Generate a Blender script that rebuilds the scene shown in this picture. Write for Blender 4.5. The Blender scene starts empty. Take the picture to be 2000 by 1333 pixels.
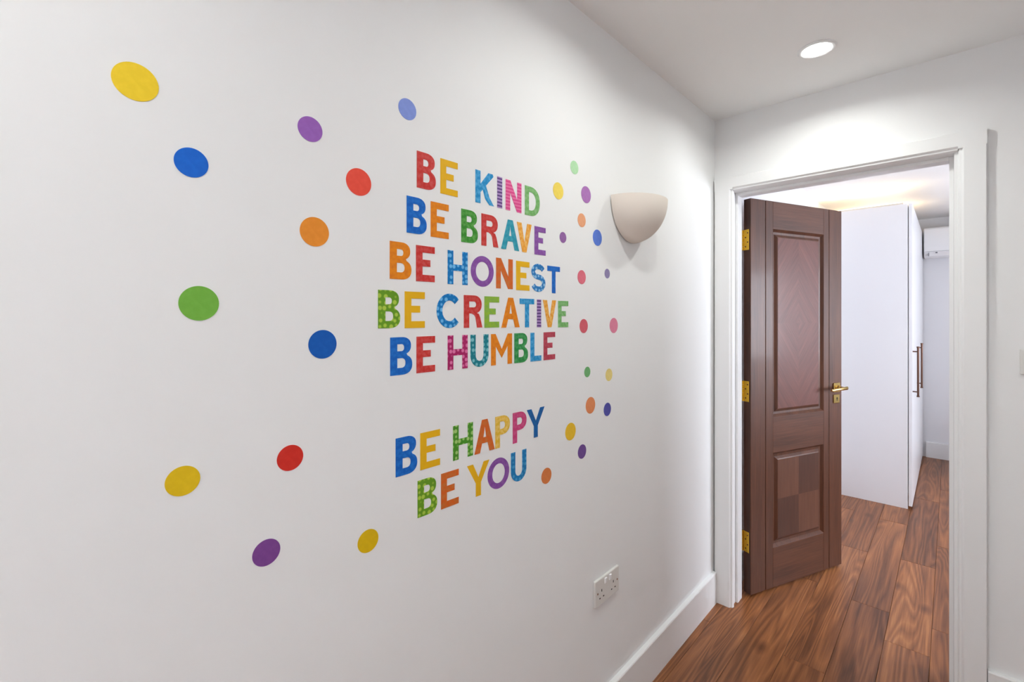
import bpy, bmesh, math, random
from mathutils import Vector, Matrix
from mathutils.geometry import tessellate_polygon
random.seed(7)
S = bpy.context.scene
COL = S.collection

# ------------------------------------------------------------------ camera
CX, CH, YAW, FPX, HOR = 0.8436, 1.395, 43.39, 906.63, 616.9
cam = bpy.data.cameras.new('camera'); cam_o = bpy.data.objects.new('camera', cam); COL.objects.link(cam_o)
cam_o.location = (CX, 0, CH); cam_o.rotation_euler = (math.pi/2, 0, math.radians(YAW))
cam.sensor_width = 36.0; cam.lens = FPX/2000*36; cam.shift_y = -(666.5-HOR)/2000
cam.clip_start = 0.02
S.camera = cam_o

# ------------------------------------------------------------------ world: overcast daylight outside the bedroom window
W = bpy.data.worlds.new('sky'); S.world = W; W.use_nodes = True
bg = W.node_tree.nodes['Background']; bg.inputs['Color'].default_value = (0.83, 0.885, 0.99, 1); bg.inputs['Strength'].default_value = 19.0
S.view_settings.view_transform = 'Standard'; S.view_settings.look = 'None'; S.view_settings.gamma = 1.0
S.view_settings.use_curve_mapping = False; S.view_settings.exposure = 0.48
DOWNLIGHT, DOWNPOWER = 11.0, 2.75     # lens radiance and lamp power of each downlight
WARDLIGHT = 4.6          # radiance of the over-wardrobe lights

# main dimensions (metres)
YD, YB, YF = 2.343, 2.487, 6.15      # hall face and bedroom face of the door wall, far bedroom wall
HC = 2.352                            # ceiling
XR, YR = 1.48, -3.0                  # hall right wall, hall rear wall
BXL, BXR = 0.03, 3.15                 # bedroom side walls
# windows (y0, y1, z0, z1): one in the bedroom's right wall, one added unseen behind the camera to fill the hall with light
WIN1, FILL_WIN = (3.05, 4.55, 0.85, 1.95), (-2.45, -1.45, 0.08, 1.75)
for x, w in ((BXR+0.1, WIN1), (XR+0.1, FILL_WIN)):
    pl = bpy.data.lights.new('window_portal', 'AREA'); pl.shape = 'RECTANGLE'; pl.size, pl.size_y = w[3]-w[2], w[1]-w[0]
    pl.cycles.is_portal = True
    po = bpy.data.objects.new('window_portal', pl); COL.objects.link(po)
    po.location = (x, (w[0]+w[1])/2, (w[2]+w[3])/2); po.rotation_euler = (0, math.radians(90), 0)

# ------------------------------------------------------------------ helpers
def lin(c):
    return tuple(((v/255)/12.92 if v/255 <= 0.04045 else ((v/255+0.055)/1.055)**2.4) for v in c) + (1.0,)

class NT:
    def __init__(s, name):
        s.m = bpy.data.materials.new(name); s.m.use_nodes = True; s.t = s.m.node_tree; s.n = s.t.nodes
        s.b = s.n['Principled BSDF']
    def add(s, typ, **kw):
        n = s.n.new(typ)
        for k, v in kw.items():
            if k.startswith('i_'):
                n.inputs[k[2:].replace('_', ' ')].default_value = v
            else: setattr(n, k, v)
        return n
    def link(s, a, ao, b, bi): s.t.links.new(a.outputs[ao], b.inputs[bi])
    def set(s, **kw):
        for k, v in kw.items(): s.b.inputs[k.replace('_', ' ')].default_value = v
    def math(s, op, a, b=None):
        n = s.n.new('ShaderNodeMath'); n.operation = op
        for i, v in enumerate((a, b)):
            if v is None: continue
            if isinstance(v, (int, float)): n.inputs[i].default_value = v
            else: s.t.links.new(v, n.inputs[i])
        return n.outputs[0]

def paint(name, col, rough=0.55, bump=0.03, spec=0.35):
    m = NT(name); m.set(Base_Color=lin(col), Roughness=rough); m.b.inputs['Specular IOR Level'].default_value = spec
    tc = m.add('ShaderNodeTexCoord'); nz = m.add('ShaderNodeTexNoise', i_Scale=220.0, i_Detail=3.0)
    bp = m.add('ShaderNodeBump', i_Strength=bump, i_Distance=0.001)
    m.link(tc, 'Object', nz, 'Vector'); m.link(nz, 'Fac', bp, 'Height'); m.link(bp, 'Normal', m.b, 'Normal')
    return m.m

def metal(name, col, rough=0.25):
    m = NT(name); m.set(Base_Color=lin(col), Metallic=1.0, Roughness=rough)
    tc = m.add('ShaderNodeTexCoord'); nz = m.add('ShaderNodeTexNoise', i_Scale=90.0)
    mr = m.add('ShaderNodeMapRange'); mr.inputs['To Min'].default_value = rough*0.8; mr.inputs['To Max'].default_value = rough*1.3
    m.link(tc, 'Object', nz, 'Vector'); m.link(nz, 'Fac', mr, 'Value'); m.link(mr, 'Result', m.b, 'Roughness')
    return m.m

def glow(name, col, strength):
    m = NT(name); m.set(Base_Color=(0.9, 0.9, 0.9, 1), Roughness=0.4)
    m.b.inputs['Emission Color'].default_value = lin(col); m.b.inputs['Emission Strength'].default_value = strength
    return m.m

def plank_wood():
    m = NT('walnut_planks')
    tc = m.add('ShaderNodeTexCoord'); oi = m.add('ShaderNodeObjectInfo')
    off = m.add('ShaderNodeCombineXYZ'); sp = m.add('ShaderNodeSeparateColor'); m.link(oi, 'Color', sp, 'Color'); tone = sp.outputs['Red']   # each plank's own tone
    m.t.links.new(m.math('MULTIPLY', oi.outputs['Random'], 31.0), off.inputs['X'])
    m.t.links.new(m.math('MULTIPLY', oi.outputs['Random'], 57.0), off.inputs['Y'])
    m.t.links.new(m.math('MULTIPLY', oi.outputs['Random'], 13.0), off.inputs['Z'])
    ad = m.add('ShaderNodeVectorMath', operation='ADD'); m.link(tc, 'Object', ad, 0); m.link(off, 'Vector', ad, 1)
    # slow field whose level lines draw the cathedral grain
    mp = m.add('ShaderNodeMapping'); mp.inputs['Scale'].default_value = (10.0, 0.75, 1.0); m.link(ad, 'Vector', mp, 'Vector')
    n1 = m.add('ShaderNodeTexNoise', i_Scale=1.0, i_Detail=1.5, i_Roughness=0.45, i_Distortion=0.5); m.link(mp, 'Vector', n1, 'Vector')
    rings = m.math('FRACT', m.math('MULTIPLY', n1.outputs['Fac'], 13.0))
    tri = m.math('ABSOLUTE', m.math('SUBTRACT', m.math('MULTIPLY', rings, 2.0), 1.0))
    # fine fibres
    mp2 = m.add('ShaderNodeMapping'); mp2.inputs['Scale'].default_value = (160.0, 5.0, 1.0); m.link(ad, 'Vector', mp2, 'Vector')
    n2 = m.add('ShaderNodeTexNoise', i_Scale=1.0, i_Detail=3.0); m.link(mp2, 'Vector', n2, 'Vector')
    # broad streaks
    mp3 = m.add('ShaderNodeMapping'); mp3.inputs['Scale'].default_value = (14.0, 1.0, 1.0); m.link(ad, 'Vector', mp3, 'Vector')
    n3 = m.add('ShaderNodeTexNoise', i_Scale=1.0, i_Detail=2.0); m.link(mp3, 'Vector', n3, 'Vector')
    # knots
    mk = m.add('ShaderNodeMapping'); mk.inputs['Scale'].default_value = (5.0, 2.6, 1.0); m.link(ad, 'Vector', mk, 'Vector')
    vk = m.add('ShaderNodeTexVoronoi', i_Scale=1.0); m.link(mk, 'Vector', vk, 'Vector')
    kn = m.add('ShaderNodeMapRange'); kn.inputs['From Min'].default_value = 0.03; kn.inputs['From Max'].default_value = 0.16
    m.link(vk, 'Distance', kn, 'Value')
    v = m.math('ADD', m.math('MULTIPLY', tri, 0.25), m.math('MULTIPLY', n2.outputs['Fac'], 0.46))
    v = m.math('ADD', v, m.math('MULTIPLY', n3.outputs['Fac'], 0.62))
    v = m.math('ADD', v, m.math('MULTIPLY', m.math('SUBTRACT', tone, 0.5), 0.34))
    v = m.math('SUBTRACT', v, 0.14)
    v = m.math('MULTIPLY', v, m.math('ADD', m.math('MULTIPLY', kn.outputs['Result'], 0.45), 0.55))
    cr = m.add('ShaderNodeValToRGB'); e = cr.color_ramp.elements
    e[0].position = 0.05; e[0].color = lin((66, 37, 20)); e[1].position = 0.95; e[1].color = lin((200, 138, 86))
    for p, c in ((0.3, (102, 60, 34)), (0.5, (134, 82, 48)), (0.7, (164, 104, 62))):
        x = e.new(p); x.color = lin(c)
    m.t.links.new(v, cr.inputs['Fac']); m.link(cr, 'Color', m.b, 'Base Color')
    m.set(Roughness=0.36); m.b.inputs['Specular IOR Level'].default_value = 0.45
    bp = m.add('ShaderNodeBump', i_Strength=0.12, i_Distance=0.0006); m.link(n2, 'Fac', bp, 'Height'); m.link(bp, 'Normal', m.b, 'Normal')
    return m.m

def door_wood(name, ang=0.0, dark=(62, 33, 20), light=(110, 65, 42), rough=0.46):
    """grain runs along local Z when ang = 0; ang tilts it in the XZ plane"""
    m = NT(name)
    tc = m.add('ShaderNodeTexCoord'); mp = m.add('ShaderNodeMapping', vector_type='POINT')
    mp.inputs['Rotation'].default_value = (0, ang, 0); m.link(tc, 'Object', mp, 'Vector')
    m2 = m.add('ShaderNodeMapping'); m2.inputs['Scale'].default_value = (150.0, 150.0, 6.0); m.link(mp, 'Vector', m2, 'Vector')
    n1 = m.add('ShaderNodeTexNoise', i_Scale=1.0, i_Detail=4.0, i_Roughness=0.6); m.link(m2, 'Vector', n1, 'Vector')
    m3 = m.add('ShaderNodeMapping'); m3.inputs['Scale'].default_value = (26.0, 26.0, 1.6); m.link(mp, 'Vector', m3, 'Vector')
    n2 = m.add('ShaderNodeTexNoise', i_Scale=1.0, i_Detail=2.0); m.link(m3, 'Vector', n2, 'Vector')
    v = m.math('ADD', m.math('MULTIPLY', n1.outputs['Fac'], 0.6), m.math('MULTIPLY', n2.outputs['Fac'], 0.5))
    cr = m.add('ShaderNodeValToRGB'); e = cr.color_ramp.elements
    e[0].position = 0.3; e[0].color = lin(dark); e[1].position = 0.78; e[1].color = lin(light)
    m.t.links.new(v, cr.inputs['Fac']); m.link(cr, 'Color', m.b, 'Base Color')
    m.set(Roughness=rough); m.b.inputs['Specular IOR Level'].default_value = 0.42
    m.b.inputs['Coat Weight'].default_value = 0.08; m.b.inputs['Coat Roughness'].default_value = 0.12
    bp = m.add('ShaderNodeBump', i_Strength=0.08, i_Distance=0.0005); m.link(n1, 'Fac', bp, 'Height'); m.link(bp, 'Normal', m.b, 'Normal')
    return m.m

def vinyl(name, a, b=None, pat='mottle'):
    m = NT(name); m.set(Roughness=0.42); m.b.inputs['Specular IOR Level'].default_value = 0.3
    tc = m.add('ShaderNodeTexCoord'); b = b or tuple(min(255, int(v+(255-v)*0.16)) for v in a)
    mx = m.add('ShaderNodeMix', data_type='RGBA'); mx.inputs[6].default_value = lin(a); mx.inputs[7].default_value = lin(b)
    if pat == 'dots':
        t = m.add('ShaderNodeTexVoronoi', i_Scale=82.0); t.inputs['Randomness'].default_value = 0.5
        m.link(tc, 'Object', t, 'Vector')
        r = m.add('ShaderNodeMapRange'); r.inputs['From Min'].default_value = 0.30; r.inputs['From Max'].default_value = 0.46
        r.inputs['To Min'].default_value = 1.0; r.inputs['To Max'].default_value = 0.0
        m.link(t, 'Distance', r, 'Value')
    elif pat in ('stripes', 'lines'):
        t = m.add('ShaderNodeTexWave', i_Scale=36.0 if pat == 'stripes' else 85.0, i_Distortion=0.6)
        t.bands_direction = 'Z' if pat == 'stripes' else 'Y'
        m.link(tc, 'Object', t, 'Vector')
        r = m.add('ShaderNodeMapRange'); r.inputs['From Min'].default_value = 0.35; r.inputs['From Max'].default_value = 0.65
        m.link(t, 'Fac', r, 'Value')
    else:
        t = m.add('ShaderNodeTexNoise', i_Scale=110.0, i_Detail=2.0); m.link(tc, 'Object', t, 'Vector')
        r = m.add('ShaderNodeMapRange'); r.inputs['From Min'].default_value = 0.4; r.inputs['From Max'].default_value = 0.7
        m.link(t, 'Fac', r, 'Value')
    m.link(r, 'Result', mx, 0); m.link(mx, 2, m.b, 'Base Color')
    return m.m

M = dict(
    wall=paint('white_wall_paint', (243, 243, 243)), ceil=paint('white_ceiling_paint', (249, 248, 247), 0.7),
    bwall=paint('cool_white_bedroom_paint', (241, 241, 244)),
    trim=paint('white_satin_trim', (243, 243, 243), 0.32, 0.008, 0.45), plank=plank_wood(),
    sub=paint('dark_underlay', (44, 28, 20), 0.9), lam=paint('white_wardrobe_laminate', (242, 242, 244), 0.28, 0.004, 0.5),
    dv=door_wood('dark_walnut_vertical'), dh=door_wood('dark_walnut_horizontal', math.pi/2), de=door_wood('dark_walnut_edge', 0, (52, 28, 20), (78, 44, 30)),
    dia=door_wood('walnut_veneer_rising', math.radians(38), (84, 42, 36), (126, 72, 60)), dib=door_wood('walnut_veneer_falling', math.radians(-38), (84, 42, 36), (126, 72, 60)),
    ck1=door_wood('walnut_veneer_pale', 0, (84, 50, 36), (116, 74, 54)), ck2=door_wood('walnut_veneer_deep', 0, (64, 36, 25), (92, 56, 41)),
    brass=metal('polished_brass', (232, 190, 70), 0.22), bronze=metal('brown_bronze', (104, 76, 66), 0.35), hbrass=metal('pale_brass', (226, 198, 126), 0.2), black=paint('black_gap', (18, 16, 15), 0.8),
    plast=paint('white_switch_plastic', (226, 224, 220), 0.35, 0.0, 0.5), ceramic=paint('warm_white_plaster', (238, 228, 217), 0.6, 0.02),
    chrome=metal('chrome', (210, 210, 212), 0.15), lens=glow('downlight_lens', (253, 254, 248), DOWNLIGHT), ward=glow('warm_light_lens', (255, 222, 170), WARDLIGHT),
    bulb=paint('frosted_bulb', (240, 236, 226), 0.4, 0.0), acw=paint('white_plastic_casing', (246, 246, 247), 0.3, 0.0, 0.5), grey=paint('grey_plastic', (120, 120, 128), 0.5),
)
g = NT('window_glass'); tr = g.add('ShaderNodeBsdfTransparent'); gl = g.add('ShaderNodeBsdfGlossy', i_Roughness=0.02)
fr = g.add('ShaderNodeFresnel', i_IOR=1.45); ms = g.add('ShaderNodeMixShader')
g.link(fr, 'Fac', ms, 0); g.link(tr, 'BSDF', ms, 1); g.link(gl, 'BSDF', ms, 2); g.link(ms, 'Shader', g.n['Material Output'], 'Surface')
M['glass'] = g.m

def box(bm, x0, x1, y0, y1, z0, z1):
    v = [bm.verts.new(p) for p in ((x0,y0,z0),(x1,y0,z0),(x1,y1,z0),(x0,y1,z0),(x0,y0,z1),(x1,y0,z1),(x1,y1,z1),(x0,y1,z1))]
    for f in ((0,3,2,1),(4,5,6,7),(0,1,5,4),(1,2,6,5),(2,3,7,6),(3,0,4,7)): bm.faces.new([v[i] for i in f])
    return v

def cyl(bm, p0, p1, r, n=16, r1=None):
    p0, p1 = Vector(p0), Vector(p1); ax = (p1-p0).normalized(); r1 = r if r1 is None else r1
    a = ax.orthogonal().normalized(); b = ax.cross(a)
    A = [bm.verts.new(p0+(a*math.cos(2*math.pi*i/n)+b*math.sin(2*math.pi*i/n))*r) for i in range(n)]
    B = [bm.verts.new(p1+(a*math.cos(2*math.pi*i/n)+b*math.sin(2*math.pi*i/n))*r1) for i in range(n)]
    for i in range(n): bm.faces.new((A[i], A[(i+1)%n], B[(i+1)%n], B[i]))
    bm.faces.new(A[::-1]); bm.faces.new(B)

def obj(name, bm, mat, parent=None, loc=(0,0,0), rotz=0.0, bevel=0.0, smooth=False, seg=2):
    bmesh.ops.recalc_face_normals(bm, faces=bm.faces)
    me = bpy.data.meshes.new(name); bm.to_mesh(me); bm.free()
    me.materials.append(mat)
    if smooth:
        for p in me.polygons: p.use_smooth = True
        me.set_sharp_from_angle(angle=math.radians(35))
    o = bpy.data.objects.new(name, me); COL.objects.link(o)
    o.location = loc; o.rotation_euler = (0, 0, rotz)
    if parent is not None: o.parent = parent
    if bevel:
        md = o.modifiers.new('bevel', 'BEVEL'); md.width = bevel; md.segments = seg; md.limit_method = 'ANGLE'
    return o

def boxobj(name, b, mat, parent=None, bevel=0.0, **kw):
    """box object whose origin sits at the box centre"""
    c = ((b[0]+b[1])/2, (b[2]+b[3])/2, (b[4]+b[5])/2); bm = bmesh.new()
    box(bm, b[0]-c[0], b[1]-c[0], b[2]-c[1], b[3]-c[1], b[4]-c[2], b[5]-c[2])
    return obj(name, bm, mat, parent, loc=c, bevel=bevel, **kw)

def prism(bm, prof, axis, a, b):
    """extrude closed 2D profile along an axis: 'y' profile=(x,z), 'x' profile=(y,z), 'z' profile=(x,y)"""
    def P(p, t): return {'y': (p[0], t, p[1]), 'x': (t, p[0], p[1]), 'z': (p[0], p[1], t)}[axis]
    A = [bm.verts.new(P(p, a)) for p in prof]; B = [bm.verts.new(P(p, b)) for p in prof]; n = len(prof)
    for i in range(n): bm.faces.new((A[i], A[(i+1)%n], B[(i+1)%n], B[i]))
    bm.faces.new(A[::-1]); bm.faces.new(B)

def empty(name, loc=(0,0,0), rotz=0.0):
    o = bpy.data.objects.new(name, None); COL.objects.link(o); o.location = loc; o.rotation_euler = (0, 0, rotz); o.empty_display_size = 0.05
    return o
def tag(o, label, cat=None, group=None):
    o['label'] = label
    if cat: o['category'] = cat
    if group: o['group'] = group
    return o
def struct(o, label=None):
    o['kind'] = 'structure'
    if label: o['label'] = label
    return o

# ------------------------------------------------------------------ room shell
T = 0.14
def walls(name, boxes, mat, label):
    bm = bmesh.new()
    for b in boxes: box(bm, *b)
    return struct(obj(name, bm, mat), label)
OX0, OX1, OZ = 0.06, 0.874, 2.01     # rough opening in the door wall
walls('wall_left', [(-T, 0, YR-T, YD, 0, HC)], M['wall'], 'long white hall wall that carries the stickers')
walls('wall_back', [(-T, OX0, YD, YB, 0, HC), (OX1, BXR+T, YD, YB, 0, HC), (OX0, OX1, YD, YB, OZ, HC)], M['wall'], 'white end wall of the hall around the doorway')
walls('wall_right', [(XR, XR+T, YR-T, FILL_WIN[0], 0, HC), (XR, XR+T, FILL_WIN[1], YD, 0, HC), (XR, XR+T, FILL_WIN[0], FILL_WIN[1], 0, FILL_WIN[2]), (XR, XR+T, FILL_WIN[0], FILL_WIN[1], FILL_WIN[3], HC)], M['wall'], 'white hall wall opposite the stickers')
walls('wall_rear', [(0, XR, YR-T, YR, 0, HC)], M['wall'], 'plain white wall at the rear of the hall')
walls('wall_bedroom_left', [(BXL-T-0.03, BXL, YB, YF, 0, HC)], M['bwall'], 'cool white left wall of the room beyond the door')
walls('wall_bedroom_far', [(BXL-T, BXR+T, YF, YF+T, 0, HC)], M['bwall'], 'cool white far wall of the room beyond the door')
WY0, WY1, WZ0, WZ1 = WIN1
walls('wall_bedroom_right', [(BXR, BXR+T, YB, WY0, 0, HC), (BXR, BXR+T, WY1, YF, 0, HC), (BXR, BXR+T, WY0, WY1, 0, WZ0), (BXR, BXR+T, WY0, WY1, WZ1, HC)], M['bwall'], 'cool white window wall of the room beyond the door')
walls('ceiling', [(-T, BXR+T, YR-T, YF+T, HC, HC+0.12)], M['ceil'], 'flat white plaster ceiling')
# floor with walnut planks
fl = walls('floor', [(-T, BXR+T, YR-T, YF+T, -0.10, -0.013)], M['sub'], 'dark walnut plank floor running through the doorway')
PW, PX = 0.147, 0.047
fixed = {3: (1.55, 2.80, 4.05), 4: (1.30, 2.55, 3.46, 4.7), 2: (2.15, 3.43, 4.65), 1: (1.62, 2.86, 4.1)}
tones = {(3, 2.80): 0.05, (3, 4.05): 0.5, (4, 2.55): 0.62, (4, 3.46): 0.85, (4, 4.7): 0.3, (2, 3.43): 0.72, (2, 4.65): 0.4, (1, 2.86): 0.6, (1, 1.62): 0.45}
def plank(x0, x1, y0, y1, tone):
    gx, c = 0.0005, 0.0011
    cx, cy = (x0+x1)/2, (y0+y1)/2; a, b = (x1-x0)/2-gx, (y1-y0)/2-gx
    bm = bmesh.new()
    lo = [bm.verts.new((sx*a, sy*b, -0.012)) for sx, sy in ((-1,-1),(1,-1),(1,1),(-1,1))]
    mi = [bm.verts.new((sx*a, sy*b, -c)) for sx, sy in ((-1,-1),(1,-1),(1,1),(-1,1))]
    hi = [bm.verts.new((sx*(a-c), sy*(b-c), 0)) for sx, sy in ((-1,-1),(1,-1),(1,1),(-1,1))]
    for i in range(4):
        j = (i+1) % 4
        bm.faces.new((lo[i], lo[j], mi[j], mi[i])); bm.faces.new((mi[i], mi[j], hi[j], hi[i]))
    bm.faces.new(hi); bm.faces.new(lo[::-1])
    obj('plank', bm, M['plank'], fl, loc=(cx, cy, 0)).color = (tone, tone, tone, 1)
k = -1
while PX+PW*k < BXR:
    x0, x1 = max(PX+PW*k, 0.0), min(PX+PW*(k+1), BXR)
    cuts = list(fixed.get(k, ()))
    if not cuts:
        y = YR+random.uniform(0.4, 1.2)
        while y < YF-0.3: cuts.append(y); y += random.uniform(1.0, 1.35)
    else:
        y = cuts[0]-1.22
        while y > YR+0.3: cuts.insert(0, y); y -= 1.22
        y = cuts[-1]+1.22
        while y < YF-0.3: cuts.append(y); y += 1.22
    ys = [YR]+cuts+[YF]
    for a, b in zip(ys, ys[1:]):
        if x0 >= XR and b < YD+0.05: continue
        plank(x0, x1, a, b, tones.get((k, round(b, 2)), random.uniform(0.25, 0.75)))
    k += 1

# skirting boards
def skirt(name, axis, at, sgn, a, b, label, h=0.15, t=0.018):
    prof = [(0, 0), (t, 0), (t, h-0.005), (t-0.002, h-0.001), (t-0.005, h), (0, h)]
    bm = bmesh.new(); prism(bm, [(at+sgn*p[0], p[1]) for p in prof], axis, a, b)
    return struct(obj(name, bm, M['trim']), label)
skirt('baseboard_left', 'y', 0.0, 1, YR, YD-0.024, 'white skirting board under the sticker wall')
skirt('baseboard_back', 'x', YD, -1, 0.938, XR, 'white skirting board right of the door casing')
skirt('baseboard_right', 'y', XR, -1, YR, YD-0.018, 'white skirting board along the right hall wall')
skirt('baseboard_rear', 'x', YR, 1, 0.018, XR-0.018, 'white skirting board at the rear of the hall')
skirt('baseboard_bedroom_far', 'x', YF, -1, 0.665, BXR, 'white skirting board under the air conditioner')
skirt('baseboard_bedroom_left', 'y', BXL, 1, YB+0.022, 4.38, 'white skirting board behind the open door')
skirt('baseboard_bedroom_right', 'y', BXR, -1, YB, YF-0.018, 'white skirting board under the bedroom window')

# door casing: flat board, then a stepped bead towards the opening
trim = struct(empty('trim_1', (0.46, YD, 0)), 'white moulded casing around the doorway')
CO0, CO1, CI0, CI1, CZO, CZI = 0.006, 0.936, 0.086, 0.866, 2.056, 1.994
def casing_prof(o, i, s):      # profile (x, y) across the casing, from outer edge o to inner edge i
    y = YD
    return [(o, y), (o, y-0.019), (o+s*0.003, y-0.022), (i-s*0.012, y-0.022), (i-s*0.009, y-0.019), (i-s*0.006, y-0.0145), (i-s*0.001, y-0.0135), (i+s*0.002, y-0.009), (i+s*0.004, y)]
TX = Matrix.Translation((-0.46, -YD, 0))
for o, i, s in ((CO0, CI0, 1), (CO1, CI1, -1)):
    bm = bmesh.new(); prism(bm, casing_prof(o, i, s), 'z', 0.0, CZI+0.004); bm.transform(TX)
    obj('upright', bm, M['trim'], trim)
bm = bmesh.new()
hp = [(YD, CZO), (YD-0.019, CZO), (YD-0.022, CZO-0.003), (YD-0.022, CZI+0.012), (YD-0.019, CZI+0.009), (YD-0.0145, CZI+0.006), (YD-0.0135, CZI+0.001), (YD-0.009, CZI-0.002), (YD, CZI-0.004)]
prism(bm, hp, 'x', CI0+0.004, CI1-0.004)
# the head board runs over the uprights
box(bm, CO0, CI0+0.004, YD-0.022, YD, CZI+0.004, CZO); box(bm, CI1-0.004, CO1, YD-0.022, YD, CZI+0.004, CZO)
bm.transform(TX); obj('head', bm, M['trim'], trim)
# lining with stops
lin_o = struct(empty('trim_2', (0.46, YB, 0)), 'white door lining with stops inside the doorway')
LX0, LX1, LZ = 0.082, 0.852, 1.990
def lbox(n, b, bev=0.0015):
    boxobj(n, (b[0]-0.46, b[1]-0.46, b[2]-YB, b[3]-YB, b[4], b[5]), M['trim'], lin_o, bevel=bev)
lbox('jamb', (OX0, LX0, YD, YB, 0, OZ)); lbox('jamb', (LX1, OX1, YD, YB, 0, OZ)); lbox('head_lining', (LX0, LX1, YD, YB, LZ, OZ))
lbox('stop', (LX0, LX0+0.012, 2.388, 2.446, 0, LZ)); lbox('stop', (LX1-0.013, LX1, 2.388, 2.446, 0, LZ)); lbox('head_stop', (LX0+0.012, LX1-0.013, 2.388, 2.446, LZ-0.013, LZ))
# casing on the bedroom side
trim3 = struct(empty('trim_3', (0.46, YB, 0)), 'white casing on the bedroom side of the doorway')
for b in ((BXL+0.002, 0.062, YB, YB+0.02, 0, 2.06), (0.872, 0.94, YB, YB+0.02, 0, 2.06), (0.062, 0.872, YB, YB+0.02, 1.998, 2.06)):
    boxobj('casing_board', (b[0]-0.46, b[1]-0.46, b[2]-YB, b[3]-YB, b[4], b[5]), M['trim'], trim3, bevel=0.003)

# windows that let the daylight in, the hall one added as fill (built facing local -x, then turned into the wall)
def window(name, loc, rotz, wid, hei, label):
    win = struct(empty(name, loc, rotz), label); h2 = wid/2
    def wb(n, a, b, c, d, x0=0.04, x1=0.10, mat=M['trim']):
        return boxobj(n, (x0, x1, a, b, c, d), mat, win, bevel=0.003 if mat is M['trim'] else 0)
    wb('frame_bar', -h2, h2, 0, 0.06); wb('frame_bar', -h2, h2, hei-0.06, hei)
    wb('frame_bar', -h2, -h2+0.06, 0.06, hei-0.06); wb('frame_bar', h2-0.06, h2, 0.06, hei-0.06)
    wb('mullion', -0.03, 0.03, 0.06, hei-0.06)
    wb('pane', -h2+0.06, -0.03, 0.06, hei-0.06, 0.068, 0.072, M['glass']); wb('pane', 0.03, h2-0.06, 0.06, hei-0.06, 0.068, 0.072, M['glass'])
    wb('sill', -h2-0.03, h2+0.03, -0.025, 0, -0.06, 0.10)
window('window_1', (BXR, (WIN1[0]+WIN1[1])/2, WIN1[2]), 0, WIN1[1]-WIN1[0], WIN1[3]-WIN1[2], 'white framed window that lights the room beyond the door')
window('fill_window', (XR, (FILL_WIN[0]+FILL_WIN[1])/2, FILL_WIN[2]), 0, FILL_WIN[1]-FILL_WIN[0], FILL_WIN[3]-FILL_WIN[2], 'unseen white framed window added behind the camera to fill the hall with light')

# ------------------------------------------------------------------ panelled door, opened into the bedroom
DL, DB, DT, DTH = 0.717, 0.012, 1.977, 0.040
door = struct(empty('door_1', (0.125, 2.477, 0), math.radians(67.3)), 'dark walnut two-panel door standing open into the bedroom')
def dbox(name, u0, u1, z0, z1, mat, parent=door, y0=0.0, y1=DTH, bevel=0.0015):
    return boxobj(name, (u0, u1, y0, y1, z0, z1), mat, parent, bevel=bevel)
G0, G1, PU0, PU1 = 0.107, 0.608, 0.161, 0.562
dbox('stile', 0, G0-0.0016, DB, DT, M['dv'], bevel=0.002); dbox('stile', G1+0.0016, DL, DB, DT, M['dv'], bevel=0.002)
dbox('inner_stile', G0+0.0016, PU0, DB, DT, M['dv']); dbox('inner_stile', PU1, G1-0.0016, DB, DT, M['dv'])
RZ = ((DB, 0.215), (0.696, 0.878), (1.835, DT))
for a, b in RZ: dbox('rail', PU0, PU1, a, b, M['dh'])
dbox('core', 0.0015, DL-0.0015, DB+0.001, DT-0.001, M['de'], y0=0.017, y1=DTH-0.003, bevel=0)
tag(dbox('hinge_edge', -0.0006, 0.0, DB+0.002, DT-0.002, M['de'], y0=0.002, y1=DTH-0.002, bevel=0), 'darker bare edge of the door on the hinge side')
def fielded(z0, z1, kind):
    u0, u1 = PU0, PU1; uc, zc = (u0+u1)/2, (z0+z1)/2
    rings = [(0.0, 0.0), (0.004, 0.004), (0.012, 0.0125), (0.024, 0.0135), (0.036, 0.005), (0.040, 0.0035)]
    bm = bmesh.new(); prev = None
    for ins, dep in rings:
        r = [bm.verts.new((x-uc, dep, z-zc)) for x, z in ((u0+ins, z0+ins), (u1-ins, z0+ins), (u1-ins, z1-ins), (u0+ins, z1-ins))]
        if prev:
            for i in range(4): bm.faces.new((prev[i], prev[(i+1)%4], r[(i+1)%4], r[i]))
        prev = r
    bm.faces.new(prev)
    bk = [bm.verts.new((x-uc, 0.03, z-zc)) for x, z in ((u0, z0), (u1, z0), (u1, z1), (u0, z1))]
    bm.faces.new(bk[::-1])
    bm.verts.ensure_lookup_table()
    first = list(bm.verts)[:4]
    for i in range(4): bm.faces.new((first[(i+1)%4], first[i], bk[i], bk[(i+1)%4]))
    p = obj('panel', bm, M['dv'], door, loc=(uc, 0, zc))
    i = 0.040; hu, hz = (u1-u0)/2-i, (z1-z0)/2-i
    mats = (M['dia'], M['dib'], M['dib'], M['dia']) if kind == 'diamond' else (M['ck2'], M['ck1'], M['ck1'], M['ck2'])
    n = 0
    for sz in (-1, 1):
        for su in (-1, 1):
            boxobj('veneer', (min(0, su*hu), max(0, su*hu), 0.0029, 0.0036, min(0, sz*hz), max(0, sz*hz)), mats[n], p); n += 1
fielded(0.878, 1.835, 'diamond'); fielded(0.215, 0.696, 'checker')
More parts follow.
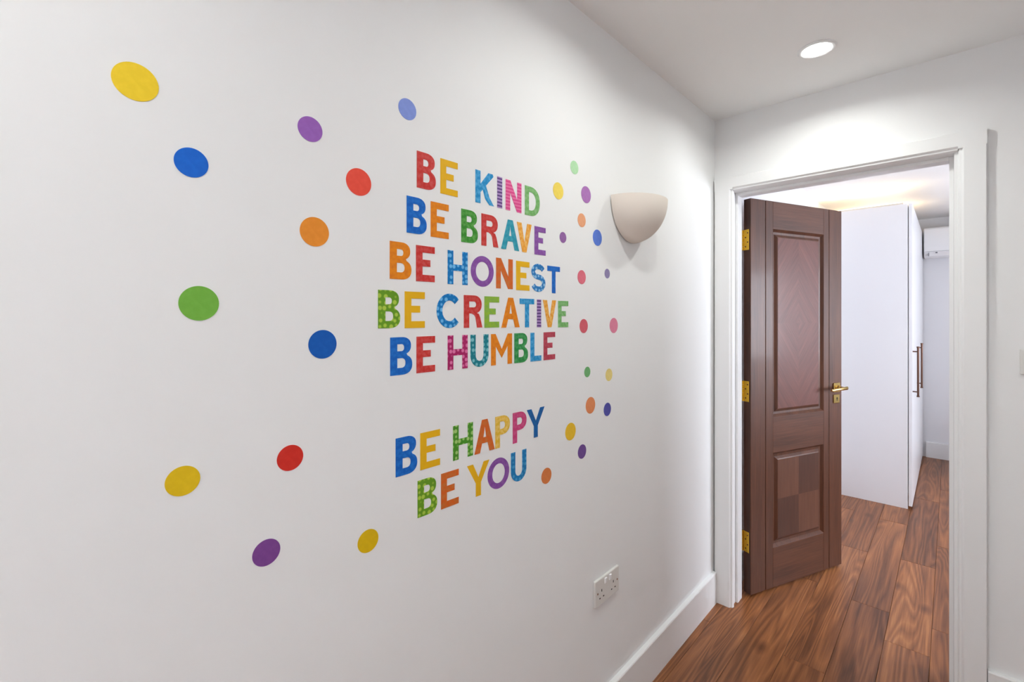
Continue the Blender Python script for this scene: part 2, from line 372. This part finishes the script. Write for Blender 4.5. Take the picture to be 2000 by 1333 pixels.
for zc in (1.773, 1.0175, 0.267):
    bm = bmesh.new(); box(bm, -0.0022, -0.0004, 0.008, 0.040, -0.051, 0.051)
    for s in (-2, 0, 2):
        cyl(bm, (-0.003, 0.044, s*0.0205-0.0095), (-0.003, 0.044, s*0.0205+0.0095), 0.0052, 14)
    for s in (-1, 1):
        cyl(bm, (-0.003, 0.044, s*0.0205-0.0095), (-0.003, 0.044, s*0.0205+0.0095), 0.0050, 14)
    h = tag(obj('hinge', bm, M['brass'], door, loc=(0, 0, zc)), 'polished brass butt hinge')
    for sy, sz in ((0.016, 0.034), (0.028, 0.012), (0.016, -0.012), (0.028, -0.034)):
        bm = bmesh.new(); cyl(bm, (-0.0027, 0, 0), (-0.0018, 0, 0), 0.0036, 10); obj('screw', bm, M['bronze'], h, loc=(0, sy, sz))
# lever handle with square rose, keyhole plate below
hd = dbox('handle_rose', 0.640, 0.692, 0.973, 1.025, M['hbrass'], y0=-0.009, y1=0.0, bevel=0.003); tag(hd, 'brass lever handle on a square rose')
bm = bmesh.new(); cyl(bm, (0, -0.004, 0), (0, -0.018, 0), 0.0135, 20, 0.0115); cyl(bm, (0, -0.018, 0), (0, -0.046, 0), 0.0085, 16)
obj('neck', bm, M['hbrass'], hd, smooth=True)
bm = bmesh.new(); pr_ = []
for i in range(9):
    t = i/8; pr_.append((0.012-t*0.128, -0.048-0.006*math.sin(t*math.pi)+0.004*t, 0.002-0.006*t*t, 0.0095-0.0035*t, 0.0062))
prev = None
for x, y, z, rz, ry in pr_:
    ring = [bm.verts.new((x, y+ry*math.cos(a*math.pi/5), z+rz*math.sin(a*math.pi/5))) for a in range(10)]
    if prev:
        for a in range(10): bm.faces.new((prev[a], prev[(a+1)%10], ring[(a+1)%10], ring[a]))
    else: bm.faces.new(ring)
    prev = ring
bm.faces.new(prev[::-1]); obj('lever', bm, M['hbrass'], hd, smooth=True)
es = dbox('keyhole_plate', 0.642, 0.690, 0.912, 0.960, M['hbrass'], y0=-0.007, y1=0.0, bevel=0.003)
bm = bmesh.new(); cyl(bm, (0, -0.0036, 0.004), (0, -0.0042, 0.004), 0.005, 14); box(bm, -0.0018, 0.0018, -0.0042, -0.0036, -0.010, 0.002)
obj('keyhole', bm, M['black'], es)
# same set on the bedroom side
hb = dbox('handle_rose', 0.640, 0.692, 0.973, 1.025, M['hbrass'], y0=DTH-0.003, y1=DTH+0.009, bevel=0.003)
bm = bmesh.new(); cyl(bm, (0, 0.004, 0), (0, 0.046, 0), 0.0095, 16); obj('neck', bm, M['hbrass'], hb, smooth=True)
bm = bmesh.new(); cyl(bm, (0.01, 0.046, 0), (-0.115, 0.048, -0.003), 0.0085, 14, 0.0062); obj('lever', bm, M['hbrass'], hb, smooth=True)

# ------------------------------------------------------------------ white wardrobe beyond the door
wd = tag(empty('wardrobe', (0.325, 5.25, 0)), 'tall white flat-fronted wardrobe standing behind the open door', 'wardrobe')
def wbx(n, b, mat=M['lam'], bevel=0.001, parent=wd):
    return boxobj(n, (b[0]-0.325, b[1]-0.325, b[2]-5.25, b[3]-5.25, b[4], b[5]), mat, parent, bevel=bevel)
WT, WX, WX1, WYA, WYB = 2.203, BXL+0.004, 0.618, 4.390, 6.128
wbx('end_panel', (WX, WX1, WYA, WYA+0.018, 0, WT)); wbx('end_panel', (WX, WX1, WYB-0.018, WYB, 0, WT))
wbx('top_panel', (WX, WX1, WYA+0.018, WYB-0.018, WT-0.018, WT)); wbx('back_panel', (WX, WX+0.008, WYA+0.018, WYB-0.018, 0, WT-0.018))
wbx('plinth', (WX1-0.055, WX1-0.04, WYA+0.018, WYB-0.018, 0, 0.08)); wbx('bottom_panel', (WX+0.008, WX1-0.002, WYA+0.018, WYB-0.018, 0.08, 0.098))
ds = [4.392+i*0.5785 for i in range(4)]
for i in range(3):
    d = wbx('wardrobe_door', (0.6225, 0.6425, ds[i]+0.0015, ds[i+1]-0.0015, 0.022, WT))
    if i == 2: continue
    bm = bmesh.new(); X, Y, Z = 0.6725-0.6325, ds[i]+0.046-(ds[i]+ds[i+1])/2, 0.99-(0.022+WT)/2
    cyl(bm, (X, Y, Z-0.172), (X, Y, Z+0.172), 0.0065, 14)
    for s in (-1, 1):
        cyl(bm, (X, Y, Z+s*0.172), (X, Y, Z+s*0.182), 0.0085, 14)
        cyl(bm, (0.010, Y, Z+s*0.145), (X, Y, Z+s*0.145), 0.0045, 10)
    tag(obj('bar_handle', bm, M['bronze'], d, smooth=True), 'brown bronze bar handle')
# lights lying on the wardrobe top, hidden by its edge
for x, y, lab in ((0.33, 4.49, 'warm light bar on the wardrobe top, near end'), (0.33, 5.25, 'warm light bar on the wardrobe top, far end')):
    e = tag(empty('light_bar', (x, y, WT)), lab, 'light', 'lights on the wardrobe top')
    boxobj('housing', (-0.26, 0.26, -0.07, 0.07, 0.0, 0.018), M['plast'], e, bevel=0.002)
    boxobj('lens', (-0.25, 0.25, -0.06, 0.06, 0.0182, 0.022), M['ward'], e)

# ------------------------------------------------------------------ wall air conditioner
ac = tag(empty('air_conditioner', (1.05, YF, 1.955)), 'white wall air conditioner high on the far bedroom wall', 'air conditioner')
bm = bmesh.new()
prof = [(0, 0.0), (-0.12, 0.0), (-0.165, 0.012), (-0.195, 0.05), (-0.203, 0.10), (-0.203, 0.262), (-0.195, 0.275), (-0.18, 0.281), (0, 0.281)]
prism(bm, prof, 'x', -0.395, 0.395); obj('casing', bm, M['acw'], ac, bevel=0.008, seg=3)
bm = bmesh.new(); prism(bm, [(-0.128, -0.003), (-0.166, 0.0085), (-0.199, 0.049), (-0.196, 0.051), (-0.164, 0.0125), (-0.127, 0.001)], 'x', -0.36, 0.36)
obj('air_flap', bm, M['acw'], ac)
bm = bmesh.new(); prism(bm, [(-0.198, 0.0525), (-0.2045, 0.0965), (-0.2035, 0.0985), (-0.197, 0.0545)], 'x', -0.375, 0.375)
obj('lower_strip', bm, M['acw'], ac)
boxobj('indicator', (-0.312, -0.298, -0.197, -0.185, 0.033, 0.043), M['grey'], ac)
boxobj('seam', (-0.385, 0.385, -0.1972, -0.190, 0.0505, 0.0525), M['grey'], ac)
boxobj('flap_joint', (-0.362, -0.359, -0.190, -0.165, 0.010, 0.040), M['grey'], ac)

# ------------------------------------------------------------------ recessed downlights
for x, y, lab in ((0.494, 1.962, 'round recessed ceiling downlight glowing in front of the doorway'), (0.494, 1.10, 'round recessed ceiling downlight level with the wall sconce'),
                  (0.494, -0.30, 'round recessed ceiling downlight behind the camera, nearest to it'), (0.494, -1.6, 'round recessed ceiling downlight level with the added hall window'), (0.494, -2.5, 'round recessed ceiling downlight at the rear end of the hall')):
    e = tag(empty('downlight', (x, y, HC)), lab, 'downlight', 'recessed hall downlights')
    bm = bmesh.new(); n = 40
    ring = [(0.046, -0.003), (0.050, -0.0055), (0.056, -0.0055), (0.060, -0.0025), (0.060, 0.0)]
    rows = [[bm.verts.new((r*math.cos(2*math.pi*i/n), r*math.sin(2*math.pi*i/n), z)) for i in range(n)] for r, z in ring]
    for a, b in zip(rows, rows[1:]):
        for i in range(n): bm.faces.new((a[i], a[(i+1)%n], b[(i+1)%n], b[i]))
    obj('trim_ring', bm, M['trim'], e, smooth=True)
    bm = bmesh.new(); cyl(bm, (0, 0, -0.0005), (0, 0, -0.0056), 0.0465, 40, 0.040); obj('lens', bm, M['lens'], e)
    la = bpy.data.lights.new('downlight_lamp', 'AREA'); la.shape = 'DISK'; la.size = 0.085; la.energy = DOWNPOWER; la.spread = math.radians(157); la.color = (0.96, 1.0, 0.955)
    lo = bpy.data.objects.new('downlight_lamp', la); COL.objects.link(lo); lo.location = (0, 0, -0.0065); lo.parent = e

# ------------------------------------------------------------------ half-bowl wall sconce (unlit uplighter)
SC, SR, SD, SH, SZ = 1.517, 0.140, 0.122, 0.149, 1.806
sc = tag(empty('wall_sconce', (0, SC, SZ-SH)), 'unlit off-white half-bowl plaster wall light beside the doorway', 'wall light')
bm = bmesh.new(); NA, NS = 40, 22
def shell(k, th):
    rows = []
    for j in range(NS+1):
        s = math.pi/2*j/NS; c = math.cos(s)**1.0
        rows.append([(max(0.0006, (SD-th)*c*math.sin(math.pi*i/NA))+0.0, -(SR-th)*c*math.cos(math.pi*i/NA), SH-(SH-th)*math.sin(s)) for i in range(NA+1)])
    return rows
def skin(rows, flip):
    V = [[bm.verts.new(p) for p in r] for r in rows[:-1]]; tip = bm.verts.new(rows[-1][NA//2])
    for a, b in zip(V, V[1:]):
        for i in range(NA): bm.faces.new((a[i], a[i+1], b[i+1], b[i]) if not flip else (a[i+1], a[i], b[i], b[i+1]))
    for i in range(NA): bm.faces.new((V[-1][i], V[-1][i+1], tip))
    return V
Vo = skin(shell(0, 0.0), False); Vi = skin(shell(1, 0.006), True)
for i in range(NA): bm.faces.new((Vo[0][i], Vo[0][i+1], Vi[0][i+1], Vi[0][i]))
bm.transform(Matrix.Translation((0.004, 0, 0)))
obj('bowl', bm, M['ceramic'], sc, smooth=True)
bm = bmesh.new(); N = 24
prof = [(-(SR-0.012)*math.cos(math.pi*i/N), SH-(SH-0.012)*math.sin(math.pi*i/N)) for i in range(N+1)]
A = [bm.verts.new((0.0, p[0], p[1]-0.004)) for p in prof]; B = [bm.verts.new((0.006, p[0], p[1]-0.004)) for p in prof]
for i in range(N): bm.faces.new((A[i], A[i+1], B[i+1], B[i]))
bm.faces.new((A[-1], A[0], B[0], B[-1])); bm.faces.new(A[::-1]); bm.faces.new(B)
obj('back_plate', bm, M['ceramic'], sc)
bm = bmesh.new(); cyl(bm, (0.05, 0, 0.05), (0.05, 0, 0.085), 0.014, 16); box(bm, 0.004, 0.05, -0.008, 0.008, 0.05, 0.062); obj('lamp_holder', bm, M['plast'], sc)
bm = bmesh.new(); bmesh.ops.create_uvsphere(bm, u_segments=16, v_segments=10, radius=0.021); bm.transform(Matrix.Translation((0.05, 0, 0.104)))
obj('bulb', bm, M['bulb'], sc, smooth=True)

# ------------------------------------------------------------------ double socket on the sticker wall
so = tag(empty('double_socket', (0, 1.349, 0.488)), 'white double wall socket low on the sticker wall', 'socket')
boxobj('plate', (0, 0.009, -0.0735, 0.0735, -0.043, 0.043), M['plast'], so, bevel=0.0025)
for s in (-1, 1):
    for (dy, dz, w, h) in ((0, 0.0025, 0.004, 0.008), (-0.011, -0.020, 0.0064, 0.004), (0.011, -0.020, 0.0064, 0.004)):
        boxobj('pin_slot', (0.0086, 0.0093, s*0.036+dy-w/2, s*0.036+dy+w/2, dz-h/2, dz+h/2), M['black'], so)
    bm = bmesh.new(); prism(bm, [(0.008, 0.018), (0.0115, 0.018), (0.0138, 0.036), (0.008, 0.036)], 'y', s*0.014-0.0055, s*0.014+0.0055)
    obj('rocker_switch', bm, M['acw'], so, bevel=0.0006)
for s in (-1, 1):
    bm = bmesh.new(); cyl(bm, (0.0088, 0, 0), (0.0096, 0, 0), 0.0034, 12); obj('screw', bm, M['chrome'], so, loc=(0, s*0.0603, 0))

# light switch at the right edge of the picture
sw = tag(empty('light_switch', (1.0575, YD, 1.195)), 'white light switch plate right of the door casing', 'light switch')
boxobj('plate', (-0.043, 0.043, -0.008, 0.0, 0, 0.086), M['plast'], sw, bevel=0.0025)
bm = bmesh.new(); prism(bm, [(-0.007, 0.030), (-0.0095, 0.030), (-0.0118, 0.056), (-0.007, 0.056)], 'x', -0.008, 0.008); obj('rocker', bm, M['acw'], sw, bevel=0.0006)

# ------------------------------------------------------------------ wall stickers
def sticker_mesh(polys, th=0.0006):
    """polys: list of rings (outer first, then holes) in wall coordinates (y, z); front faces +x"""
    bm = bmesh.new(); flat = [p for r in polys for p in r]
    F = [bm.verts.new((th, p[0], p[1])) for p in flat]; B = [bm.verts.new((0.0, p[0], p[1])) for p in flat]
    for t in tessellate_polygon([[Vector((p[0], p[1], 0)) for p in r] for r in polys]):
        try: bm.faces.new([F[i] for i in t]); bm.faces.new([B[i] for i in t])
        except ValueError: pass
    s = 0
    for r in polys:
        n = len(r)
        for i in range(n):
            a, b = s+i, s+(i+1) % n
            bm.faces.new((F[a], F[b], B[b], B[a]))
        s += n
    return bm

def arc(cx, cy, rx, ry, a0, a1, n=14, p=2.0):
    out = []
    for i in range(n+1):
        a = math.radians(a0+(a1-a0)*i/n); c, s = math.cos(a), math.sin(a)
        out.append((cx+rx*math.copysign(abs(c)**(2/p), c), cy+ry*math.copysign(abs(s)**(2/p), s)))
    return out

def off_band(pts, t):
    """constant-width band along an open centre line"""
    L, R = [], []
    for i, p in enumerate(pts):
        a = Vector(pts[max(i-1, 0)]); b = Vector(pts[min(i+1, len(pts)-1)]); d = (b-a).normalized(); n = Vector((-d.y, d.x))*t/2
        L.append((p[0]+n.x, p[1]+n.y)); R.append((p[0]-n.x, p[1]-n.y))
    return L+R[::-1]

def glyph(c, w, h):
    t, q = 0.0168, 0.0148           # stem and bar thickness
    if c == 'I': return [[(0,0),(w,0),(w,h),(0,h)]]
    if c == 'E':
        m = h*0.52; a = w*0.76
        return [[(0,0),(w,0),(w,q),(t,q),(t,m-q/2),(a,m-q/2),(a,m+q/2),(t,m+q/2),(t,h-q),(w,h-q),(w,h),(0,h)]]
    if c == 'L': return [[(0,0),(w,0),(w,q),(t,q),(t,h),(0,h)]]
    if c == 'T':
        a = (w-t)/2; return [[(a,0),(a+t,0),(a+t,h-q),(w,h-q),(w,h),(0,h),(0,h-q),(a,h-q)]]
    if c == 'H':
        m = h*0.5; return [[(0,0),(t,0),(t,m-q/2),(w-t,m-q/2),(w-t,0),(w,0),(w,h),(w-t,h),(w-t,m+q/2),(t,m+q/2),(t,h),(0,h)]]
    if c == 'N': return [[(0,0),(t,0),(t,h*0.60),(w-t*1.05,0),(w,0),(w,h),(w-t,h),(w-t,h*0.40),(t*1.05,h),(0,h)]]
    if c == 'M':
        c2 = w/2; return [[(0,0),(t,0),(t,h*0.60),(c2,h*0.22),(w-t,h*0.60),(w-t,0),(w,0),(w,h),(w-t*0.95,h),(c2,h*0.50),(t*0.95,h),(0,h)]]
    if c == 'V':
        b = t*0.50; return [[(w/2-b,0),(w/2+b,0),(w,h),(w-t*1.1,h),(w/2,h*0.33),(t*1.1,h),(0,h)]]
    if c == 'A':
        b = t*0.56; cu = h*0.28; q2 = 0.0145
        def xl(z): return (w/2-b)*z/h
        ti = t*1.08
        zi = cu+q2; ap = h*0.76
        return [[(0,0),(ti,0),(ti+xl(cu)*0.96,cu),(w-ti-xl(cu)*0.96,cu),(w-ti,0),(w,0),(w/2+b,h),(w/2-b,h)],
                [(ti+xl(zi),zi),(w-ti-xl(zi),zi),(w/2+0.0005,ap),(w/2-0.0005,ap)]]
    if c == 'Y':
        a = (w-t)/2; y = h*0.40
        return [[(a,0),(a+t,0),(a+t,y),(w,h),(w-t*1.15,h),(w/2,h*0.57),(t*1.15,h),(0,h),(a,y)]]
    if c == 'K':
        return [[(0,0),(t,0),(t,h*0.34),(t*1.45,h*0.44),(w*0.52,h*0.16),(w*0.74,0),(w,0),(w*0.95,h*0.03),(w*0.74,h*0.24),(w*0.55,h*0.585),(w*0.96,h*0.93),(w*0.92,h),(w*0.68,h),(t,h*0.60),(t,h),(0,h)]]
    if c == 'O':
        return [arc(w/2,h/2,w/2,h/2,0,360,40)[:-1], arc(w/2,h/2,w/2-t*0.96,h/2-q*0.96,0,360,40)[:-1]]
    if c == 'D':
        rx = w*0.62
        return [[(0,0)]+arc(w-rx,h/2,rx,h/2,-90,90,22,2.2)+[(0,h)],
                [(t,q)]+arc(w-rx,h/2,rx-t,h/2-q,-90,90,22,2.2)+[(t,h-q)]]
    if c == 'U':
        r = w/2
        return [[(0,h)]+arc(r,r*0.98,r,r*0.98,180,360,22)+[(w,h),(w-t,h)]+arc(r,r*0.98,r-t,r*0.98-q,360,180,22)+[(t,h)]]
    if c == 'C':
        o = arc(w*0.52,h/2,w*0.52-t/2,h/2-q/2,42,318,34)
        return [off_band(o, t*0.96)]
    if c == 'S':
        m = h*0.53; r = (w-t)/2
        up = arc(w/2,h-q/2-(h-q/2-m)/2,r*0.95,(h-q/2-m)/2,22,246,18); lo = arc(w/2,q/2+(m-q/2)/2,r,(m-q/2)/2,66,-158,20)
        return [off_band(up+lo, t*0.90)]
    if c == 'B':
        m = h*0.535; a = w*0.94; r1 = min((h-m)/2, a*0.6)
        top = arc(a-(h-m)*0.62,(h+m)/2,(h-m)*0.62,(h-m)/2,-62,90,14,2.3); bot = arc(w-m*0.60,m/2,m*0.60,m/2,-90,62,14,2.3)
        return [[(0,0)]+bot+top+[(0,h)],
                [(t,q)]+arc(w-t-(m-1.5*q)*0.5,(m+q*0.5)/2,(m-1.5*q)*0.5,(m-q*1.5)/2,-90,90,12,2.3)+[(t,m-q*0.5)],
                [(t,m+q*0.5)]+arc(a-t-(h-m-1.5*q)*0.5,(h+m-q*0.5)/2,(h-m-1.5*q)*0.5,(h-m-q*1.5)/2,-90,90,12,2.3)+[(t,h-q)]]
    if c in 'PR':
        m = h*(0.44 if c == 'R' else 0.40); rr = (h-m)/2
        hole = [(t,m+q)]+arc(w*0.94-t-(h-m-2*q)*0.55,(h+m)/2,(h-m-2*q)*0.55,(h-m)/2-q,-90,90,12,2.2)+[(t,h-q)]
        bowl = arc(w*0.96-rr*1.15,(h+m)/2,rr*1.15,rr,-70 if c == 'R' else -90,90,16,2.2)
        if c == 'P': return [[(0,0),(t,0),(t,m)]+bowl+[(0,h)], hole]
        leg = [(t,m),(w*0.42,m),(w*0.55,m-0.004),(w*0.62,m*0.72),(w-t*1.05,0),(w,0),(w*0.88,m*0.72),(w*0.80,m*0.98)]
        return [[(0,0),(t,0)]+leg+bowl+[(0,h)], hole]

V = dict(
    red=('red', vinyl('vinyl_red', (206,48,44), (214,84,80))), yel=('yellow', vinyl('vinyl_yellow', (240,194,16), (236,172,14), 'lines')),
    cyan=('sky blue', vinyl('vinyl_sky_blue', (18,142,205), (90,180,230), 'mottle')), purp=('purple', vinyl('vinyl_purple', (136,76,164), (150,98,176))),
    purps=('purple patterned', vinyl('vinyl_purple_stripes', (96,62,132), (180,150,205), 'stripes')), pink=('pink', vinyl('vinyl_pink_stripes', (226,70,142), (238,118,170), 'stripes')),
    pinks=('pink', vinyl('vinyl_pink', (206,62,122))), lgreen=('sage green', vinyl('vinyl_sage', (112,178,96), (150,200,138))),
    blue=('blue', vinyl('vinyl_blue', (4,98,196), (30,122,214))), orange=('orange', vinyl('vinyl_orange', (240,142,16), (226,124,20))),
    green=('green', vinyl('vinyl_green', (52,142,40), (104,176,84))), teal=('teal', vinyl('vinyl_teal', (34,152,178), (70,170,190))),
    yelor=('pale orange patterned', vinyl('vinyl_pale_orange', (240,160,48), (250,200,110))), bluedot=('blue spotted', vinyl('vinyl_blue_spots', (0,122,198), (110,190,240), 'dots')),
    dor=('burnt orange', vinyl('vinyl_burnt_orange', (220,100,28), (208,120,56))), bluepat=('light blue patterned', vinyl('vinyl_light_blue', (34,124,196), (150,200,235), 'dots')),
    limedot=('lime green spotted', vinyl('vinyl_lime_spots', (104,158,30), (178,208,74), 'dots')), lime=('lime green', vinyl('vinyl_lime', (150,190,54), (128,178,76))),
    magdot=('magenta spotted', vinyl('vinyl_magenta_spots', (176,28,100), (230,120,176), 'dots')), tealpat=('teal spotted', vinyl('vinyl_teal_spots', (14,128,144), (124,196,206), 'dots')),
    dred=('dusky red', vinyl('vinyl_dusky_red', (184,58,78), (196,84,100))), greendot=('green spotted', vinyl('vinyl_green_spots', (72,150,34), (170,210,120), 'dots')),
    yelpat=('pale yellow patterned', vinyl('vinyl_pale_yellow', (232,186,50), (246,212,120))), navy=('deep blue', vinyl('vinyl_deep_blue', (6,92,164), (14,104,176))),
    dgreen=('emerald green', vinyl('vinyl_emerald', (32,140,66), (84,170,104))), blue2=('bright blue', vinyl('vinyl_bright_blue', (14,124,190), (70,160,210), 'dots')),
)
ROWS = [
 ('BE KIND', 1.6745, 1.6705, 0.0800, [('B','red',.591,.642),('E','yel',.655,.706),('K','cyan',.762,.826),('I','purps',.837,.855),('N','pink',.868,.929),('D','lgreen',.943,1.006)]),
 ('BE BRAVE', 1.5730, 1.5660, 0.0790, [('B','blue',.565,.617),('E','orange',.628,.679),('B','green',.717,.770),('R','red',.782,.841),('A','teal',.851,.920),('V','yelor',.911,.971),('E','purp',.983,1.032)]),
 ('BE HONEST', 1.4720, 1.4600, 0.0785, [('B','orange',.524,.577),('E','red',.589,.639),('H','bluedot',.676,.737),('O','purp',.747,.824),('N','dor',.833,.895),('E','yel',.908,.962),('S','bluepat',.968,1.032),('T','blue',1.040,1.099)]),
 ('BE CREATIVE', 1.3695, 1.3600, 0.0785, [('B','limedot',.497,.549),('E','yel',.560,.612),('C','bluedot',.644,.716),('R','red',.725,.785),('E','lime',.792,.844),('A','orange',.852,.922),('T','cyan',.922,.982),('I','purps',.994,1.012),('V','yelor',1.020,1.081),('E','lgreen',1.090,1.140)]),
 ('BE HUMBLE', 1.2700, 1.2675, 0.0797, [('B','blue',.525,.579),('E','red',.590,.640),('H','magdot',.676,.737),('U','tealpat',.746,.806),('M','orange',.815,.892),('B','dgreen',.901,.956),('L','cyan',.966,1.013),('E','dred',1.023,1.076)]),
 ('BE HAPPY', 1.0565, 1.0545, 0.0812, [('B','blue',.538,.592),('E','yel',.600,.654),('H','greendot',.692,.754),('A','dor',.759,.828),('P','yelpat',.830,.886),('P','pinks',.895,.952),('Y','navy',.951,1.027)]),
 ('BE YOU', 0.9540, 0.9500, 0.0810, [('B','limedot',.593,.646),('E','dor',.657,.709),('Y','yel',.735,.809),('O','purp',.803,.881),('U','blue2',.888,.949)]),
]
for line, zb0, zb1, h, ls in ROWS:
    y0, y1 = ls[0][2], ls[-1][3]
    for n, (c, v, a, b) in enumerate(ls):
        zb = zb0+(zb1-zb0)*((a+b)/2-y0)/(y1-y0); w = b-a; hh = h*0.97 if c == 'O' else h
        bm = sticker_mesh([[(p[0]-w/2, p[1]-h/2) for p in r] for r in glyph(c, w, hh)])
        o = obj('letter_sticker', bm, V[v][1], loc=(0.0001, (a+b)/2, zb+h/2))
        word = 'BE' if n < 2 else line.split()[1]
        tag(o, f'{V[v][0]} letter {c} wall sticker in the word {word} of the line {line}', 'letter', f'letters of the line {line}')

DOTS = [   # y, z, radius, colour, label
 (.112, 1.728, .0267, (246,210,48), 'large yellow dot sticker at the top left of the wall'),
 (.179, 1.629, .0224, (22,104,210), 'bright blue dot sticker below the top left yellow dot'),
 (.360, 1.733, .0224, (156,100,188), 'purple dot sticker above the red and orange dots'),
 (.567, 1.836, .0224, (124,146,222), 'periwinkle blue dot sticker, highest of all, above the words'),
 (.455, 1.657, .0266, (240,80,62), 'red dot sticker left of the line BE KIND'),
 (.368, 1.548, .0267, (238,146,46), 'orange dot sticker left of the line BE HONEST'),
 (.189, 1.414, .0267, (116,180,66), 'large green dot sticker at mid height on the far left'),
 (.383, 1.342, .0265, (6,90,184), 'deep blue dot sticker left of the line BE HUMBLE'),
 (.325, 1.145, .0224, (212,44,32), 'red dot sticker left of the line BE HAPPY'),
 (.168, 1.145, .0224, (228,190,16), 'yellow dot sticker at the lower far left'),
 (.286, .993, .0222, (126,70,148), 'purple dot sticker at the bottom left, lowest but one'),
 (.475, .946, .0227, (224,184,8), 'yellow dot sticker at the bottom, below and left of BE YOU'),
 (1.172, 1.852, .0205, (176,222,172), 'pale green dot sticker at the top right of the words'),
 (1.091, 1.764, .0248, (246,218,88), 'yellow dot sticker right of the word KIND'),
 (1.235, 1.780, .0266, (172,112,184), 'mauve dot sticker just left of the wall sconce rim'),
 (1.211, 1.695, .0215, (240,168,124), 'peach dot sticker below the mauve dot near the sconce'),
 (1.114, 1.629, .0163, (150,100,166), 'small purple dot sticker right of the word BRAVE'),
 (1.300, 1.651, .0265, (90,126,220), 'cornflower blue dot sticker below and left of the sconce'),
 (1.211, 1.516, .0220, (228,112,130), 'rose dot sticker right of the word HONEST'),
 (1.360, 1.537, .0163, (146,134,178), 'small lavender dot sticker in the shadow under the sconce'),
 (1.222, 1.362, .0223, (218,96,110), 'dusty red dot sticker right of the word CREATIVE'),
 (1.402, 1.361, .0261, (226,132,160), 'pink dot sticker, the rightmost dot on the wall'),
 (1.242, 1.215, .0167, (110,178,112), 'small green dot sticker right of and below HUMBLE'),
 (1.371, 1.194, .0212, (236,214,132), 'pale yellow dot sticker right of the small green dot'),
 (1.260, 1.106, .0266, (232,142,90), 'orange dot sticker left of the navy dot'),
 (1.361, 1.078, .0224, (78,80,168), 'navy blue dot sticker below the pale yellow dot'),
 (1.152, 1.041, .0265, (236,190,40), 'golden yellow dot sticker right of the word HAPPY'),
 (1.213, .967, .0223, (112,76,150), 'violet dot sticker below and right of the golden dot'),
 (1.036, .935, .0226, (218,124,64), 'burnt orange dot sticker right of the word YOU'),
]
for i, (y, z, r, c, lab) in enumerate(DOTS):
    bm = sticker_mesh([[(r*math.cos(2*math.pi*k/48), r*math.sin(2*math.pi*k/48)) for k in range(48)]])
    o = obj('dot_sticker', bm, vinyl('vinyl_dot', c, tuple(min(255, v+5) for v in c)), loc=(0.0001, y, z))
    tag(o, lab, 'dot', 'dot stickers around the words')
